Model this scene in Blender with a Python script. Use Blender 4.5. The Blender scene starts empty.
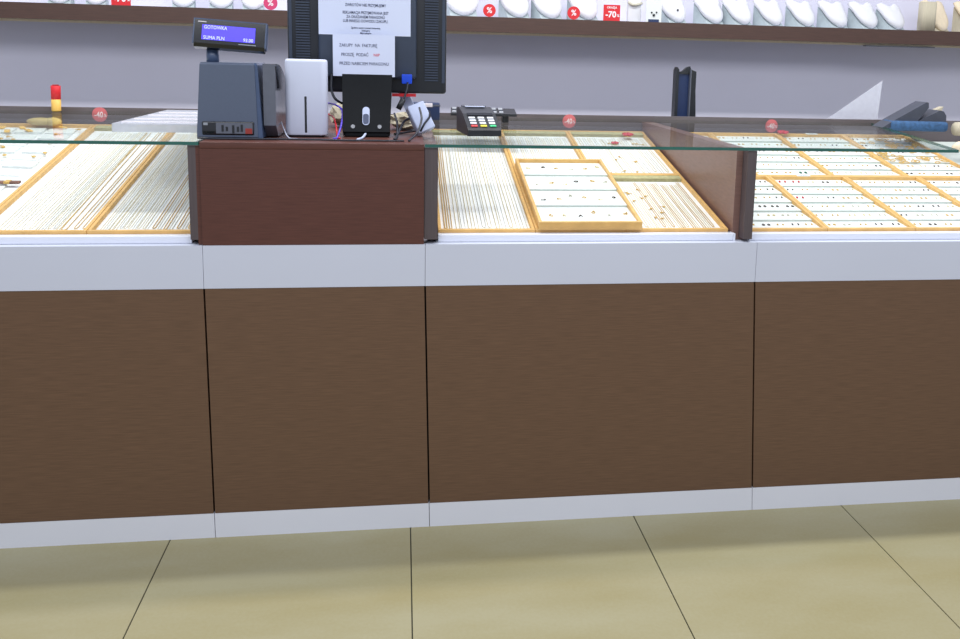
import bpy, math, random
from mathutils import Vector, Matrix
random.seed(7)
scn = bpy.context.scene
COL = scn.collection
PI = math.pi

# ------------------------------------------------------------------ materials
def mat(name, col, rough=0.5, metal=0.0, spec=0.5, emis=None, estr=0.0, alpha=1.0, noise=None, coat=0.0, trans=0.0):
    m = bpy.data.materials.new(name); m.use_nodes = True
    nt = m.node_tree; b = nt.nodes['Principled BSDF']
    b.inputs['Base Color'].default_value = (*col, 1)
    b.inputs['Roughness'].default_value = rough
    b.inputs['Metallic'].default_value = metal
    b.inputs['Specular IOR Level'].default_value = spec
    b.inputs['Coat Weight'].default_value = coat
    b.inputs['Transmission Weight'].default_value = trans
    b.inputs['Alpha'].default_value = alpha
    if emis:
        b.inputs['Emission Color'].default_value = (*emis, 1)
        b.inputs['Emission Strength'].default_value = estr
    # procedural variation on every surface
    amp, sc, stretch = noise or (0.05, 60.0, (1, 1, 1))
    tc = nt.nodes.new('ShaderNodeTexCoord'); mp = nt.nodes.new('ShaderNodeMapping')
    mp.inputs['Scale'].default_value = stretch
    nz = nt.nodes.new('ShaderNodeTexNoise'); nz.inputs['Scale'].default_value = sc; nz.inputs['Detail'].default_value = 4
    mr = nt.nodes.new('ShaderNodeMapRange')
    mr.inputs['From Min'].default_value = 0.3; mr.inputs['From Max'].default_value = 0.7
    mr.inputs['To Min'].default_value = 1 - amp; mr.inputs['To Max'].default_value = 1 + amp
    mx = nt.nodes.new('ShaderNodeVectorMath'); mx.operation = 'SCALE'
    mx.inputs[0].default_value = col
    nt.links.new(tc.outputs['Object'], mp.inputs['Vector']); nt.links.new(mp.outputs[0], nz.inputs['Vector'])
    nt.links.new(nz.outputs['Fac'], mr.inputs['Value']); nt.links.new(mr.outputs[0], mx.inputs['Scale'])
    nt.links.new(mx.outputs[0], b.inputs['Base Color'])
    return m

def lin(r, g, b):
    f = lambda c: (c/255/12.92) if c/255 <= 0.04045 else ((c/255+0.055)/1.055)**2.4
    return (f(r), f(g), f(b))

M = {}
M['laminate'] = mat('brown_laminate', lin(104, 79, 61), 0.42, noise=(0.13, 14, (1.2, 1, 26)), spec=0.35)
M['laminate_red'] = mat('dark_red_laminate', lin(88, 53, 45), 0.4, noise=(0.16, 12, (1.5, 1, 30)), spec=0.4)
M['laminate_grey'] = mat('grey_brown_laminate', lin(126, 96, 88), 0.35, noise=(0.10, 10, (1, 3, 20)), spec=0.4)
M['edge_strip'] = mat('dark_edge_strip', lin(84, 74, 76), 0.3, noise=(0.1, 10, (20, 1, 1)))
M['back_board'] = mat('dark_back_board', lin(96, 88, 90), 0.4, noise=(0.12, 10, (1, 1, 20)))
M['shelf_wood'] = mat('dark_shelf_wood', lin(76, 54, 46), 0.4, noise=(0.16, 8, (1.5, 1, 30)))
M['white'] = mat('white_laminate', lin(224, 226, 236), 0.35, noise=(0.012, 3, (1, 1, 1)))
M['fascia'] = mat('pale_blue_white_laminate', lin(202, 206, 221), 0.35, noise=(0.012, 3, (1, 1, 1)))
M['white_gloss'] = mat('white_edge', lin(226, 229, 240), 0.25, noise=(0.01, 3, (1, 1, 1)))
M['gap'] = mat('black_gap', (0.006, 0.005, 0.005), 0.9)
M['oak'] = mat('light_oak', lin(216, 172, 104), 0.45, noise=(0.12, 20, (1, 3, 1)))
M['liner'] = mat('white_velvet', lin(228, 229, 230), 0.85, noise=(0.02, 40, (1, 1, 1)))
M['liner_grey'] = mat('grey_velvet', lin(190, 198, 192), 0.9, noise=(0.06, 60, (1, 1, 1)))
M['khaki'] = mat('khaki_velvet', lin(170, 164, 122), 0.9, noise=(0.18, 90, (1, 1, 1)))
M['card'] = mat('white_card', lin(224, 228, 226), 0.6, noise=(0.015, 50, (1, 1, 1)))
M['gold'] = mat('gold', lin(206, 168, 92), 0.4, metal=0.1, noise=(0.1, 300, (1, 1, 1)))
M['gold_pale'] = mat('pale_gold', lin(214, 197, 148), 0.45, metal=0.1, noise=(0.1, 300, (1, 1, 1)))
M['silver'] = mat('silver', lin(200, 196, 178), 0.5, metal=0.0, noise=(0.1, 300, (1, 1, 1)))
M['ruby'] = mat('red_stone', lin(196, 30, 48), 0.2)
M['gem_green'] = mat('green_stone', lin(30, 100, 70), 0.2)
M['gem_dark'] = mat('dark_stone', lin(70, 52, 40), 0.25)
M['slate'] = mat('slate_blue_plastic', lin(80, 90, 110), 0.45, noise=(0.03, 200, (1, 1, 1)))
M['slate_edge'] = mat('slate_trim_plastic', lin(66, 82, 112), 0.3)  # bluer slate for trim, pole and display frame
M['smoke'] = mat('grey_smoke_plastic', lin(92, 96, 108), 0.18, spec=0.7)
M['black'] = mat('black_plastic', lin(30, 33, 38), 0.4)
M['black_gloss'] = mat('black_gloss_plastic', lin(18, 20, 26), 0.12, spec=0.7)
M['mon'] = mat('monitor_back_plastic', lin(52, 62, 80), 0.45, noise=(0.06, 30, (1, 1, 1)))
M['mon_dark'] = mat('monitor_dark_plastic', lin(28, 32, 40), 0.5)
M['stand'] = mat('stand_plastic', lin(26, 28, 31), 0.7, spec=0.15)
M['router'] = mat('white_router_plastic', lin(206, 212, 232), 0.4, noise=(0.01, 20, (1, 1, 1)))
M['paper'] = mat('white_paper', lin(214, 222, 246), 0.8, noise=(0.012, 10, (1, 1, 1)))
M['ink'] = mat('dark_ink', lin(62, 70, 104), 0.8)
M['ink_red'] = mat('red_ink', lin(220, 70, 90), 0.8)
M['blue'] = mat('blue_connector_plastic', lin(10, 70, 210), 0.35)
M['red'] = mat('red_plastic', lin(214, 34, 44), 0.5)
M['brick'] = mat('brick_red_plastic', lin(150, 52, 44), 0.5)
M['red_pale'] = mat('pale_red_sticker', lin(206, 108, 112), 0.5)
M['pink'] = mat('pink_sticker', lin(206, 60, 110), 0.5)
M['sign_white'] = mat('sign_white', lin(238, 232, 236), 0.6)
M['cable'] = mat('black_cable', lin(30, 34, 46), 0.45)
M['cable_violet'] = mat('violet_cable', lin(90, 70, 200), 0.45)
M['cable_red'] = mat('red_cable', lin(200, 36, 44), 0.45)
M['metal'] = mat('brushed_metal', lin(180, 184, 190), 0.3, metal=0.9)
M['screen'] = mat('lcd_screen', lin(60, 50, 200), 0.25, emis=lin(92, 76, 250), estr=0.75)
M['lcd_text'] = mat('lcd_text', lin(190, 200, 255), 0.4, emis=lin(180, 190, 255), estr=1.1)
M['bust'] = mat('white_bust_velvet', lin(222, 223, 228), 0.8, noise=(0.02, 30, (1, 1, 1)))
M['bust_side'] = mat('grey_bust_side', lin(176, 188, 192), 0.7)
M['bust_cream'] = mat('cream_bust', lin(228, 212, 184), 0.8, noise=(0.05, 20, (6, 6, 1)))
M['bust_tan'] = mat('tan_stand', lin(190, 182, 160), 0.8, noise=(0.05, 20, (8, 8, 1)))
M['navy'] = mat('navy_plastic', lin(34, 52, 92), 0.35)
M['tan'] = mat('tan_reflection', lin(190, 168, 112), 0.85, noise=(0.08, 30, (1, 1, 1)))  # tan of a glass reflection, modelled as a solid blob
M['orange'] = mat('yellow_orange_tube', lin(232, 186, 92), 0.5, noise=(0.12, 30, (1, 1, 1)))
M['leather'] = mat('dark_leather', lin(62, 66, 78), 0.5, noise=(0.12, 30, (1, 1, 1)))
M['denim'] = mat('blue_velvet', lin(52, 88, 128), 0.8, noise=(0.3, 90, (1, 1, 1)))
M['adapter'] = mat('white_adapter_plastic', lin(190, 200, 228), 0.5)
M['brown_strap'] = mat('brown_leather', lin(120, 84, 70), 0.6, noise=(0.3, 60, (1, 1, 1)))
M['key_green'] = mat('green_key', lin(60, 200, 130), 0.4)
M['key_yellow'] = mat('yellow_key', lin(230, 215, 60), 0.4)
M['key_red'] = mat('red_key', lin(225, 70, 70), 0.4)
M['key_white'] = mat('white_key', lin(222, 226, 232), 0.4)
M['wall'] = mat('lavender_wall', lin(214, 213, 229), 0.7, noise=(0.02, 2, (1, 1, 1)))
M['acrylic'] = mat('clear_acrylic', lin(232, 236, 246), 0.15, alpha=0.6)
M['sheet'] = mat('milky_sheet', lin(236, 238, 248), 0.5, alpha=0.4)

def glass_mat():
    m = bpy.data.materials.new('clear_glass'); m.use_nodes = True; nt = m.node_tree; nt.nodes.clear()
    o = nt.nodes.new('ShaderNodeOutputMaterial'); mx = nt.nodes.new('ShaderNodeMixShader')
    t = nt.nodes.new('ShaderNodeBsdfTransparent'); g = nt.nodes.new('ShaderNodeBsdfGlossy'); f = nt.nodes.new('ShaderNodeLayerWeight'); f.inputs[0].default_value = 0.5
    pw = nt.nodes.new('ShaderNodeMath'); pw.operation = 'POWER'; pw.inputs[1].default_value = 6.0
    ml = nt.nodes.new('ShaderNodeMath'); ml.operation = 'MULTIPLY_ADD'; ml.inputs[1].default_value = 0.30; ml.inputs[2].default_value = 0.01
    nt.links.new(f.outputs['Facing'], pw.inputs[0]); nt.links.new(pw.outputs[0], ml.inputs[0]); f = ml
    t.inputs[0].default_value = (0.965, 0.985, 0.975, 1); g.inputs['Roughness'].default_value = 0.02
    nt.links.new(f.outputs[0], mx.inputs[0]); nt.links.new(t.outputs[0], mx.inputs[1]); nt.links.new(g.outputs[0], mx.inputs[2])
    nt.links.new(mx.outputs[0], o.inputs[0]); return m
M['glass'] = glass_mat()
M['glass_edge'] = mat('green_glass_edge', lin(20, 88, 76), 0.15, noise=(0.15, 8, (1, 1, 1)), spec=0.8)

def floor_mat():
    m = bpy.data.materials.new('beige_porcelain_tile'); m.use_nodes = True; nt = m.node_tree; b = nt.nodes['Principled BSDF']
    N = nt.nodes.new; L = nt.links.new
    tc = N('ShaderNodeTexCoord'); n1 = N('ShaderNodeTexNoise'); n1.inputs['Scale'].default_value = 1.6; n1.inputs['Detail'].default_value = 5
    mp = N('ShaderNodeMapping'); mp.inputs['Scale'].default_value = (1.2, 3.5, 1); mp.inputs['Rotation'].default_value = (0, 0, 0.7)
    n2 = N('ShaderNodeTexNoise'); n2.inputs['Scale'].default_value = 120; n2.inputs['Detail'].default_value = 3
    r = N('ShaderNodeValToRGB'); r.color_ramp.elements[0].position = 0.35; r.color_ramp.elements[1].position = 0.68
    r.color_ramp.elements[0].color = (*lin(158, 149, 112), 1); r.color_ramp.elements[1].color = (*lin(166, 160, 130), 1)
    a = N('ShaderNodeMath'); a.operation = 'MULTIPLY_ADD'; a.inputs[1].default_value = 0.28; 
    L(tc.outputs['Object'], mp.inputs[0]); L(mp.outputs[0], n1.inputs['Vector']); L(tc.outputs['Object'], n2.inputs['Vector'])
    s = N('ShaderNodeMath'); s.operation = 'SUBTRACT'; s.inputs[1].default_value = 0.5; L(n2.outputs[0], s.inputs[0])
    L(s.outputs[0], a.inputs[0]); L(n1.outputs[0], a.inputs[2]); L(a.outputs[0], r.inputs[0])
    L(r.outputs[0], b.inputs['Base Color']); b.inputs['Roughness'].default_value = 0.35; b.inputs['Specular IOR Level'].default_value = 0.3
    return m
M['floor'] = floor_mat()
M['grout'] = mat('dark_grout', lin(62, 62, 46), 0.8)

# ------------------------------------------------------------------ mesh builder
class MB:
    def __init__(s): s.v = []; s.f = []; s.m = []; s.cur = 0; s.mats = []; s.smooth = []
    def use(s, m):
        if isinstance(m, str): m = M[m]
        if m not in s.mats: s.mats.append(m)
        s.cur = s.mats.index(m); return s
    def add(s, vs, fs, smooth=False, T=None):
        if T is not None: vs = [T @ Vector(q) for q in vs]
        o = len(s.v); s.v += [tuple(q) for q in vs]
        for f in fs: s.f.append([i+o for i in f]); s.m.append(s.cur); s.smooth.append(smooth)
        return s
    def box(s, a, b, T=None, bev=0.0):
        x0, y0, z0 = a; x1, y1, z1 = b
        if bev <= 0:
            vs = [(x0,y0,z0),(x1,y0,z0),(x1,y1,z0),(x0,y1,z0),(x0,y0,z1),(x1,y0,z1),(x1,y1,z1),(x0,y1,z1)]
            return s.add(vs, [(0,3,2,1),(4,5,6,7),(0,1,5,4),(1,2,6,5),(2,3,7,6),(3,0,4,7)], T=T)
        import bmesh
        bm = bmesh.new(); bmesh.ops.create_cube(bm, size=1)
        for v in bm.verts: v.co = Vector(((x0+x1)/2+v.co.x*(x1-x0), (y0+y1)/2+v.co.y*(y1-y0), (z0+z1)/2+v.co.z*(z1-z0)))
        bmesh.ops.bevel(bm, geom=bm.edges[:], offset=bev, segments=3, affect='EDGES', profile=0.5)
        bm.verts.ensure_lookup_table(); vs = [v.co.copy() for v in bm.verts]; fs = [[v.index for v in f.verts] for f in bm.faces]; bm.free()
        return s.add(vs, fs, smooth=True, T=T)
    def prism(s, pts, axis, a, b, T=None, smooth=False):   # outline extruded along an axis
        n = len(pts)
        def P(p, h):
            if axis == 'x': return (h, p[0], p[1])
            if axis == 'y': return (p[0], h, p[1])
            return (p[0], p[1], h)
        vs = [P(p, a) for p in pts] + [P(p, b) for p in pts]
        fs = [list(range(n))[::-1], list(range(n, 2*n))] + [(i, (i+1) % n, n+(i+1) % n, n+i) for i in range(n)]
        return s.add(vs, fs, T=T, smooth=smooth)
    def tube(s, pts, r, n=6, T=None):
        pts = [Vector(p) for p in pts]; vs = []; fs = []
        up = Vector((0, 0, 1))
        for i, p in enumerate(pts):
            d = (pts[min(i+1, len(pts)-1)] - pts[max(i-1, 0)]).normalized()
            a = d.cross(up)
            if a.length < 1e-3: a = d.cross(Vector((0, 1, 0)))
            a.normalize(); b = d.cross(a); rr = r[i] if isinstance(r, (list, tuple)) else r
            for k in range(n):
                t = 2*PI*k/n; vs.append(p + (a*math.cos(t)+b*math.sin(t))*rr)
        for i in range(len(pts)-1):
            for k in range(n): fs.append((i*n+k, i*n+(k+1) % n, (i+1)*n+(k+1) % n, (i+1)*n+k))
        fs.append(list(range(n))[::-1]); fs.append([(len(pts)-1)*n+k for k in range(n)])
        return s.add(vs, fs, smooth=True, T=T)
    def ball(s, c, r, T=None, n=10, m=7):
        if not isinstance(r, (tuple, list)): r = (r, r, r)
        vs = []; fs = []
        for j in range(m+1):
            ph = PI*j/m
            for i in range(n): vs.append((c[0]+r[0]*math.sin(ph)*math.cos(2*PI*i/n), c[1]+r[1]*math.sin(ph)*math.sin(2*PI*i/n), c[2]+r[2]*math.cos(ph)))
        for j in range(m):
            for i in range(n): fs.append((j*n+i, (j+1)*n+i, (j+1)*n+(i+1) % n, j*n+(i+1) % n))
        return s.add(vs, fs, smooth=True, T=T)
    def disc(s, c, r, h, axis='y', n=28, T=None):
        pts = [((c[0] if axis != 'x' else c[1])+r*math.cos(2*PI*i/n), (c[2] if axis in 'xy' else c[1])+r*math.sin(2*PI*i/n)) for i in range(n)]
        k = {'x': c[0], 'y': c[1], 'z': c[2]}[axis]
        return s.prism(pts, axis, k, k+h, T=T)
    def build(s, name, parent=None, kind=None, loc=None):
        me = bpy.data.meshes.new(name); me.from_pydata(s.v, [], s.f)
        for m in s.mats: me.materials.append(m)
        me.polygons.foreach_set('material_index', s.m); me.polygons.foreach_set('use_smooth', s.smooth)
        me.update()
        import bmesh
        bm = bmesh.new(); bm.from_mesh(me); bmesh.ops.recalc_face_normals(bm, faces=bm.faces); bm.to_mesh(me); bm.free()
        o = bpy.data.objects.new(name, me); COL.objects.link(o)
        if parent: o.parent = parent
        if loc: o.location = loc
        if kind: o['kind'] = kind
        return o

def mb(m): return MB().use(m)
def thing(name, label, cat, loc=(0, 0, 0), rot=(0, 0, 0), group=None):
    o = bpy.data.objects.new(name, None); o.empty_display_size = 0.05; COL.objects.link(o)
    o.location = loc; o.rotation_euler = rot; o['label'] = label; o['category'] = cat
    if group: o['group'] = group
    return o
def tag(o, label, cat, group=None):
    o['label'] = label; o['category'] = cat
    if group: o['group'] = group
    return o
def dup(root, loc, rot=None, label=None, group=None):
    r = root.copy(); COL.objects.link(r); r.location = loc
    if rot is not None: r.rotation_euler = rot
    if label: r['label'] = label
    if group: r['group'] = group
    for ch in list(root.children):
        c = ch.copy(); COL.objects.link(c); c.parent = r
        for g in list(ch.children):
            d = g.copy(); COL.objects.link(d); d.parent = c
    return r
def text(name, s, size, m, parent, loc, rot=(PI/2, 0, 0), align='CENTER', ext=0.0003, sx=1.0, bold=0.0):
    cu = bpy.data.curves.new('txt', 'FONT'); cu.body = s; cu.size = size; cu.align_x = align; cu.align_y = 'CENTER'; cu.extrude = ext; cu.offset = bold
    cu.space_line = 1.0; cu.resolution_u = 3
    t = bpy.data.objects.new('txt', cu); COL.objects.link(t); bpy.context.view_layer.update()
    me = bpy.data.meshes.new_from_object(t.evaluated_get(bpy.context.evaluated_depsgraph_get()))
    bpy.data.objects.remove(t); me.materials.clear(); me.materials.append(M[m])
    o = bpy.data.objects.new(name, me); COL.objects.link(o); o.parent = parent; o.location = loc; o.rotation_euler = rot; o.scale = (sx, 1, 1)
    return o

# ------------------------------------------------------------------ setting
FX0, FX1, FY0, FY1 = -4.0, 6.5, -4.5, 3.0
mb('grout').box((FX0, FY0, -0.05), (FX1, FY1, -0.0025)).build('floor', kind='structure')
fl = mb('floor')
tx = 0.278; k0 = int((FX0-tx)/0.6)-1
for i in range(k0, 12):
    for j in range(-4, 3):
        x0 = tx+0.6*i; y0 = j*1.2+0.15
        a = (max(x0+0.0016, FX0), max(y0+0.0016, FY0)); b = (min(x0+0.6-0.0016, FX1), min(y0+1.2-0.0016, FY1))
        if b[0] > a[0] and b[1] > a[1]: fl.box((a[0], a[1], -0.0025), (b[0], b[1], 0))
fl.build('floor', kind='structure')
mb('wall').box((FX0, 1.965, 0), (FX1, 2.065, 3.0)).build('wall_back', kind='structure')

# ------------------------------------------------------------------ counter units
ZP, ZB, ZT, ZG = 0.0655, 0.6505, 0.757, 1.007
YB = 1.0       # inner face of the back board
seams = {1: (0.381, 0.387), 2: (0.9125, 0.926), 3: (1.780, 1.812)}   # top X, bottom X of each seam
def sx(i, z):
    t, b = seams[i]; return t+(b-t)*(ZB-z)/(ZB-ZP) if z < ZB else t+(b-t)*0.0
def unit(name, label, xl, xr, display=True):
    """xl, xr: functions of z"""
    t = thing(name, label, 'counter', (0, 0, 0))
    g = 0.0022
    def trap(m, z0, z1, y0, y1, gl=g, gr=g):
        return mb(m).add([(xl(z0)+gl,y0,z0),(xr(z0)-gr,y0,z0),(xr(z0)-gr,y1,z0),(xl(z0)+gl,y1,z0),
                          (xl(z1)+gl,y0,z1),(xr(z1)-gr,y0,z1),(xr(z1)-gr,y1,z1),(xl(z1)+gl,y1,z1)],
                         [(0,3,2,1),(4,5,6,7),(0,1,5,4),(1,2,6,5),(2,3,7,6),(3,0,4,7)])
    trap('white', 0, ZP, 0.0, 0.02, 0.0008, 0.0008).build('plinth', t)
    trap('laminate', ZP+0.0008, ZB-0.0008, 0.0, 0.018).build('front_panel', t)
    trap('fascia', ZB, ZT, -0.001, 0.05, 0.0005, 0.0005).build('fascia', t)
    trap('gap', 0.005, ZB, 0.022, 0.10, 0.0, 0.0).build('carcass', t)
    return t
xL = lambda z: -1.3; xR = lambda z: 3.6
f1 = lambda z: sx(1, z); f2 = lambda z: sx(2, z); f3 = lambda z: sx(3, z)
uL = unit('display_counter', 'brown and white jewellery display counter left of the till block', xL, f1)
uC = unit('till_counter', 'solid brown till counter block with a white band, carrying the monitor', f1, f2)
uM = unit('display_counter', 'brown and white jewellery display counter right of the till block, under the card terminal', f2, f3)
uR = unit('display_counter', 'brown and white jewellery display counter at the right end, full of earring trays', f3, xR)
SL = math.atan2(0.1868, 0.9279); ZD = 0.780     # sloping deck the trays stand on (front edge of tray tops)
def deck(t, x0, x1, xb_ext=0.0):
    # ledge step, sloped deck, back board
    mb('white_gloss').box((x0, 0.024, ZT), (x1, 0.052, 0.776), bev=0.002).build('ledge', t)
    d = mb('liner_grey'); c, s = math.cos(SL), math.sin(SL)
    pts = [(0.05, ZD-0.03), (0.05+0.96*c, ZD-0.03+0.96*s), (0.05+0.96*c, ZD-0.05+0.96*s), (0.05, ZD-0.05)]
    d.prism(pts, 'x', x0, x1).build('deck', t)
    mb('back_board').box((x0, YB, 0.0), (x1+xb_ext, YB+0.02, 1.019)).build('back_board', t)
    mb('back_board').box((x0, YB+0.02, 0.945), (x1, YB+0.36, 0.965)).build('service_ledge', t)
deck(uL, -1.3, 0.352); deck(uM, 0.945, 1.722, 0.0445); deck(uR, 1.767, 3.6)
# till block
tp = mb('laminate_red'); tp.box((0.3815, 0.0, ZT+0.0005), (0.909, 0.018, ZG-0.016)).build('upper_panel', uC)
mb('laminate_red').box((0.3815, 0.0, ZG-0.016), (0.909, YB, ZG), bev=0.0015).build('top', uC)
mb('laminate_red').box((0.3815, 0.02, 0.6505), (0.40, YB, ZG-0.017)).build('side_panel', uC)
mb('laminate_red').box((0.89, 0.02, 0.6505), (0.909, YB, ZG-0.017)).build('side_panel', uC)
mb('back_board').box((0.3815, YB, 0), (0.909, YB+0.02, 1.012)).build('back_board', uC)
# glass case side panels
mb('edge_strip').box((0.353, 0.006, 0.770), (0.371, YB, ZG-0.009)).use('laminate_red').box((0.371, 0.006, ZT+.001), (0.3805, YB, ZG-0.009)).build('side_panel', uL)
sp = mb('edge_strip').box((0.910, 0.006, 0.768), (0.943, 0.045, ZG-0.009)).use('laminate_grey').box((0.910, 0.045, 0.768), (0.943, YB, ZG-0.009)); sp.build('side_panel', uM)
dv = mb('edge_strip').box((1.742, 0.004, 0.765), (1.766, 0.04, ZG-0.009)).use('laminate_grey').box((1.725, 0.04, 0.75), (1.766, YB, ZG-0.009)); dv.build('side_panel', uM)
mb('white_gloss').box((1.722, 0.024, ZT), (1.728, 0.052, 0.776)).build('ledge_end', uM)

# glass tops and fronts
def pane(name, label, x0, x1, y0, y1, skew=0.0):
    o = mb('glass')
    vs = [(x0,y0,ZG-0.008),(x1,y0,ZG-0.008),(x1-skew,y1,ZG-0.008),(x0,y1,ZG-0.008),(x0,y0,ZG),(x1,y0,ZG),(x1-skew,y1,ZG),(x0,y1,ZG)]
    o.add(vs, [(0,3,2,1),(4,5,6,7)]); o.add(vs, [(2,3,7,6), (3,0,4,7)]); o.use('glass_edge').add(vs, [(0,1,5,4), (1,2,6,5)])
    return tag(o.build(name), label, 'glass top')
pane('glass_top', 'green-edged glass top over the left necklace trays', -1.3, 0.3795, 0.0, YB-0.001)
pane('glass_top', 'long green-edged glass top right of the till block, card terminal on it', 0.9105, 2.33, 0.0, YB-0.001, skew=-0.29)

# price stickers on the back board
def sticker(x, z, label, txt='-40', r=0.0245, m='red_pale', y=YB-0.0015, ts=0.027):
    t = thing('price_sticker', label, 'sticker', (x, y, z))
    mb(m).disc((0, 0, 0), r, 0.0013).build('disc', t)
    text('lettering', txt, ts, 'sign_white', t, (-0.003, -0.0004, -0.001), bold=0.0004, sx=0.8)
    text('lettering', '%', 0.014, 'sign_white', t, (0.0175, -0.0004, -0.003), bold=0.0002, sx=0.8)
    return t

# ------------------------------------------------------------------ wooden trays
TR = Matrix.Translation((0, 0.03, ZD)) @ Matrix.Rotation(SL, 4, 'X')
def onp(x, v, w=0): return TR @ Vector((x, v, w))
RX = (SL, 0, 0)
def tray(label, x0, x1, v0, v1, w0=0.0, h=0.024, style='chain', group=None, rows=6):
    W = x1-x0-0.0012; L = v1-v0-0.0012; b = 0.0085
    t = thing('jewellery_tray', label, 'tray', onp(x0+0.0006, v0+0.0006, w0), RX, group)
    fr = mb('oak')
    fr.box((0, 0, -h), (W, b, 0), bev=0.0012).box((0, L-b, -h), (W, L, 0), bev=0.0012)
    fr.box((0, b, -h), (b, L-b, 0), bev=0.0012).box((W-b, b, -h), (W, L-b, 0), bev=0.0012)
    fr.build('frame', t)
    lm = 'liner' if style != 'rows' else 'liner_grey'
    mb(lm).box((b, b, -h), (W-b, L-b, -0.012)).build('lining', t)
    if style == 'chain':
        k = mb('khaki'); k.box((b, L-b-0.03, -0.012), (W-b, L-b, -0.0015)).build('hook_strip', t)
    if style == 'rows':
        dl = (L-2*b)/rows
        for i in range(rows):
            p = mb('card'); y0 = b+i*dl
            p.prism([(y0+0.001, -0.012), (y0+dl, -0.012), (y0+dl, -0.0114), (y0+0.001, -0.0060)], 'x', b+0.0004, W-b-0.0004)
            p.use('liner_grey').box((b+0.0004, y0, -0.012), (W-b-0.0004, y0+0.0009, -0.0061))
            p.build('card_row', t)
    return t

# --- left counter
T0 = tray('large oak tray of jumbled white cards at the far left', -0.76, -0.152, 0.02, 0.947, style='plain')
T1 = tray('oak tray of fine necklaces, second from the till block', -0.152, 0.1036, 0.02, 0.947)
T2 = tray('oak tray of necklaces directly beside the till block on its left', 0.1036, 0.3525, 0.02, 0.947)
# --- middle counter
T3 = tray('long oak tray of necklaces directly right of the till block', 0.9455, 1.1965, 0.02, 0.947)
T4 = tray('oak tray of short necklaces behind the raised ring tray', 1.1965, 1.4374, 0.470, 0.947)
T4b = tray('oak tray lying underneath the raised ring tray', 1.1965, 1.4374, 0.02, 0.470, style='plain')
T5 = tray('oak tray with a ruby brooch at the back beside the divider panel', 1.4374, 1.718, 0.470, 0.947)
T6 = tray('oak tray of gold chains in front beside the divider panel', 1.4374, 1.718, 0.02, 0.470)
TG = tray('raised oak tray with four rows of white ring cards, stacked on another tray', 1.203, 1.478, 0.012, 0.545, w0=0.0235, h=0.0225, style='rows', rows=4)
# --- right counter
xf = [1.768, 1.9997, 2.258, 2.512, 2.77, 3.03]; xb = [1.768, 1.966, 2.223, 2.482, 2.74, 3.0]
nf = ['front oak tray of earring cards beside the divider panel', 'front oak tray of earring cards, second from the divider panel',
      'front oak tray of earring cards, third from the divider panel', 'front oak tray of earring cards at the right edge, fourth from the divider panel',
      'front oak tray of earring cards, fifth from the divider panel']
nb = [s.replace('front', 'back') for s in nf]; nb[3] = 'back oak tray of earring cards near the dark display cushions'
FR = [tray(nf[i], xf[i], xf[i+1], 0.02, 0.463, style='rows') for i in range(4)]
BK = [tray(nb[i], xb[i], xb[i+1], 0.463, 0.947, style='rows') for i in range(4)]

# --- necklaces: two strands with a bend at the front end
def necklace_mesh(L, gap, r, m, pend=False, wob=0.0):
    o = mb(m); n = 14; pts = []
    for i in range(n+1): pts.append((-gap/2+wob*math.sin(i*0.9)*0.3, L-(L-gap*1.2)*i/n, 0))
    for k in range(1, 6): a = PI*k/6; pts.append((-gap/2*math.cos(a), gap*1.2-gap*1.2*math.sin(a), 0))
    for i in range(n+1): pts.append((gap/2+wob*math.sin(i*0.7), gap*1.2+(L-gap*1.2)*i/n, 0))
    o.tube(pts, r, 5)
    if pend: o.ball((0, -0.004, 0.001), (0.004, 0.006, 0.002), n=8, m=5)
    return o
cache = {}
def necklace(x, v, L, gap, r, m, label, group, rz=0.0, w=-0.011, pend=False):
    key = (round(L, 3), gap, r, m, pend)
    if key not in cache: cache[key] = necklace_mesh(L, gap, r, m, pend, 0.0006).build('necklace'); o = cache[key]
    else: o = cache[key].copy(); COL.objects.link(o)
    o.location = onp(x, v, w+r); o.rotation_euler = (Matrix.Rotation(SL, 3, 'X') @ Matrix.Rotation(rz, 3, 'Z')).to_euler()
    tag(o, label, 'necklace', group); return o
def fill(x0, x1, v0, v1, n, label, group, mats, rs, gap=0.007, jit=0.01):
    for i in range(n):
        x = x0+(x1-x0)*(i+0.5+random.uniform(-0.22, 0.22))/n
        necklace(x, v0+random.choice((0, jit, jit*2)), round(v1-v0-jit*2-0.002, 3), gap, rs[i % len(rs)], mats[i % len(mats)], label, group)
fill(-0.115, -0.025, 0.04, 0.90, 5, 'fine pale necklace on the left half of the second tray from the till block', 'pale necklaces in the second tray from the till block', ['gold_pale'], [0.0006, 0.0005], 0.008)
fill(-0.025, 0.035, 0.04, 0.90, 5, 'thin necklace in the middle of the second tray from the till block', 'thin necklaces in the second tray from the till block', ['gold_pale', 'silver'], [0.0007], 0.006)
necklace(0.04, 0.05, 0.84, 0.013, 0.0011, 'gold', 'gold necklace spread in a wide loop in the left counter', None, rz=0.01)
fill(0.055, 0.09, 0.04, 0.90, 2, 'gold necklace along the right rim of the second tray from the till block', 'gold necklaces by the tray rim in the left counter', ['gold'], [0.0010], 0.008)
fill(0.122, 0.238, 0.04, 0.90, 11, 'fine silvery necklace in the tray touching the till block on its left', 'fine necklaces in the tray left of the till block', ['gold_pale', 'silver', 'gold_pale'], [0.0006], 0.006)
fill(0.240, 0.338, 0.04, 0.90, 7, 'thicker gold necklace along the till block in the left counter', 'thicker gold necklaces left of the till block', ['gold', 'silver'], [0.0011, 0.0008], 0.007)
fill(0.962, 0.985, 0.04, 0.90, 2, 'thick gold necklace at the left rim of the tray right of the till block', 'thick gold necklaces right of the till block', ['gold'], [0.0015, 0.0012], 0.006)
fill(0.990, 1.182, 0.04, 0.90, 11, 'thin pale gold necklace in the long tray right of the till block', 'thin necklaces right of the till block', ['gold_pale', 'silver', 'gold_pale'], [0.0009, 0.0007], 0.009)
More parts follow.
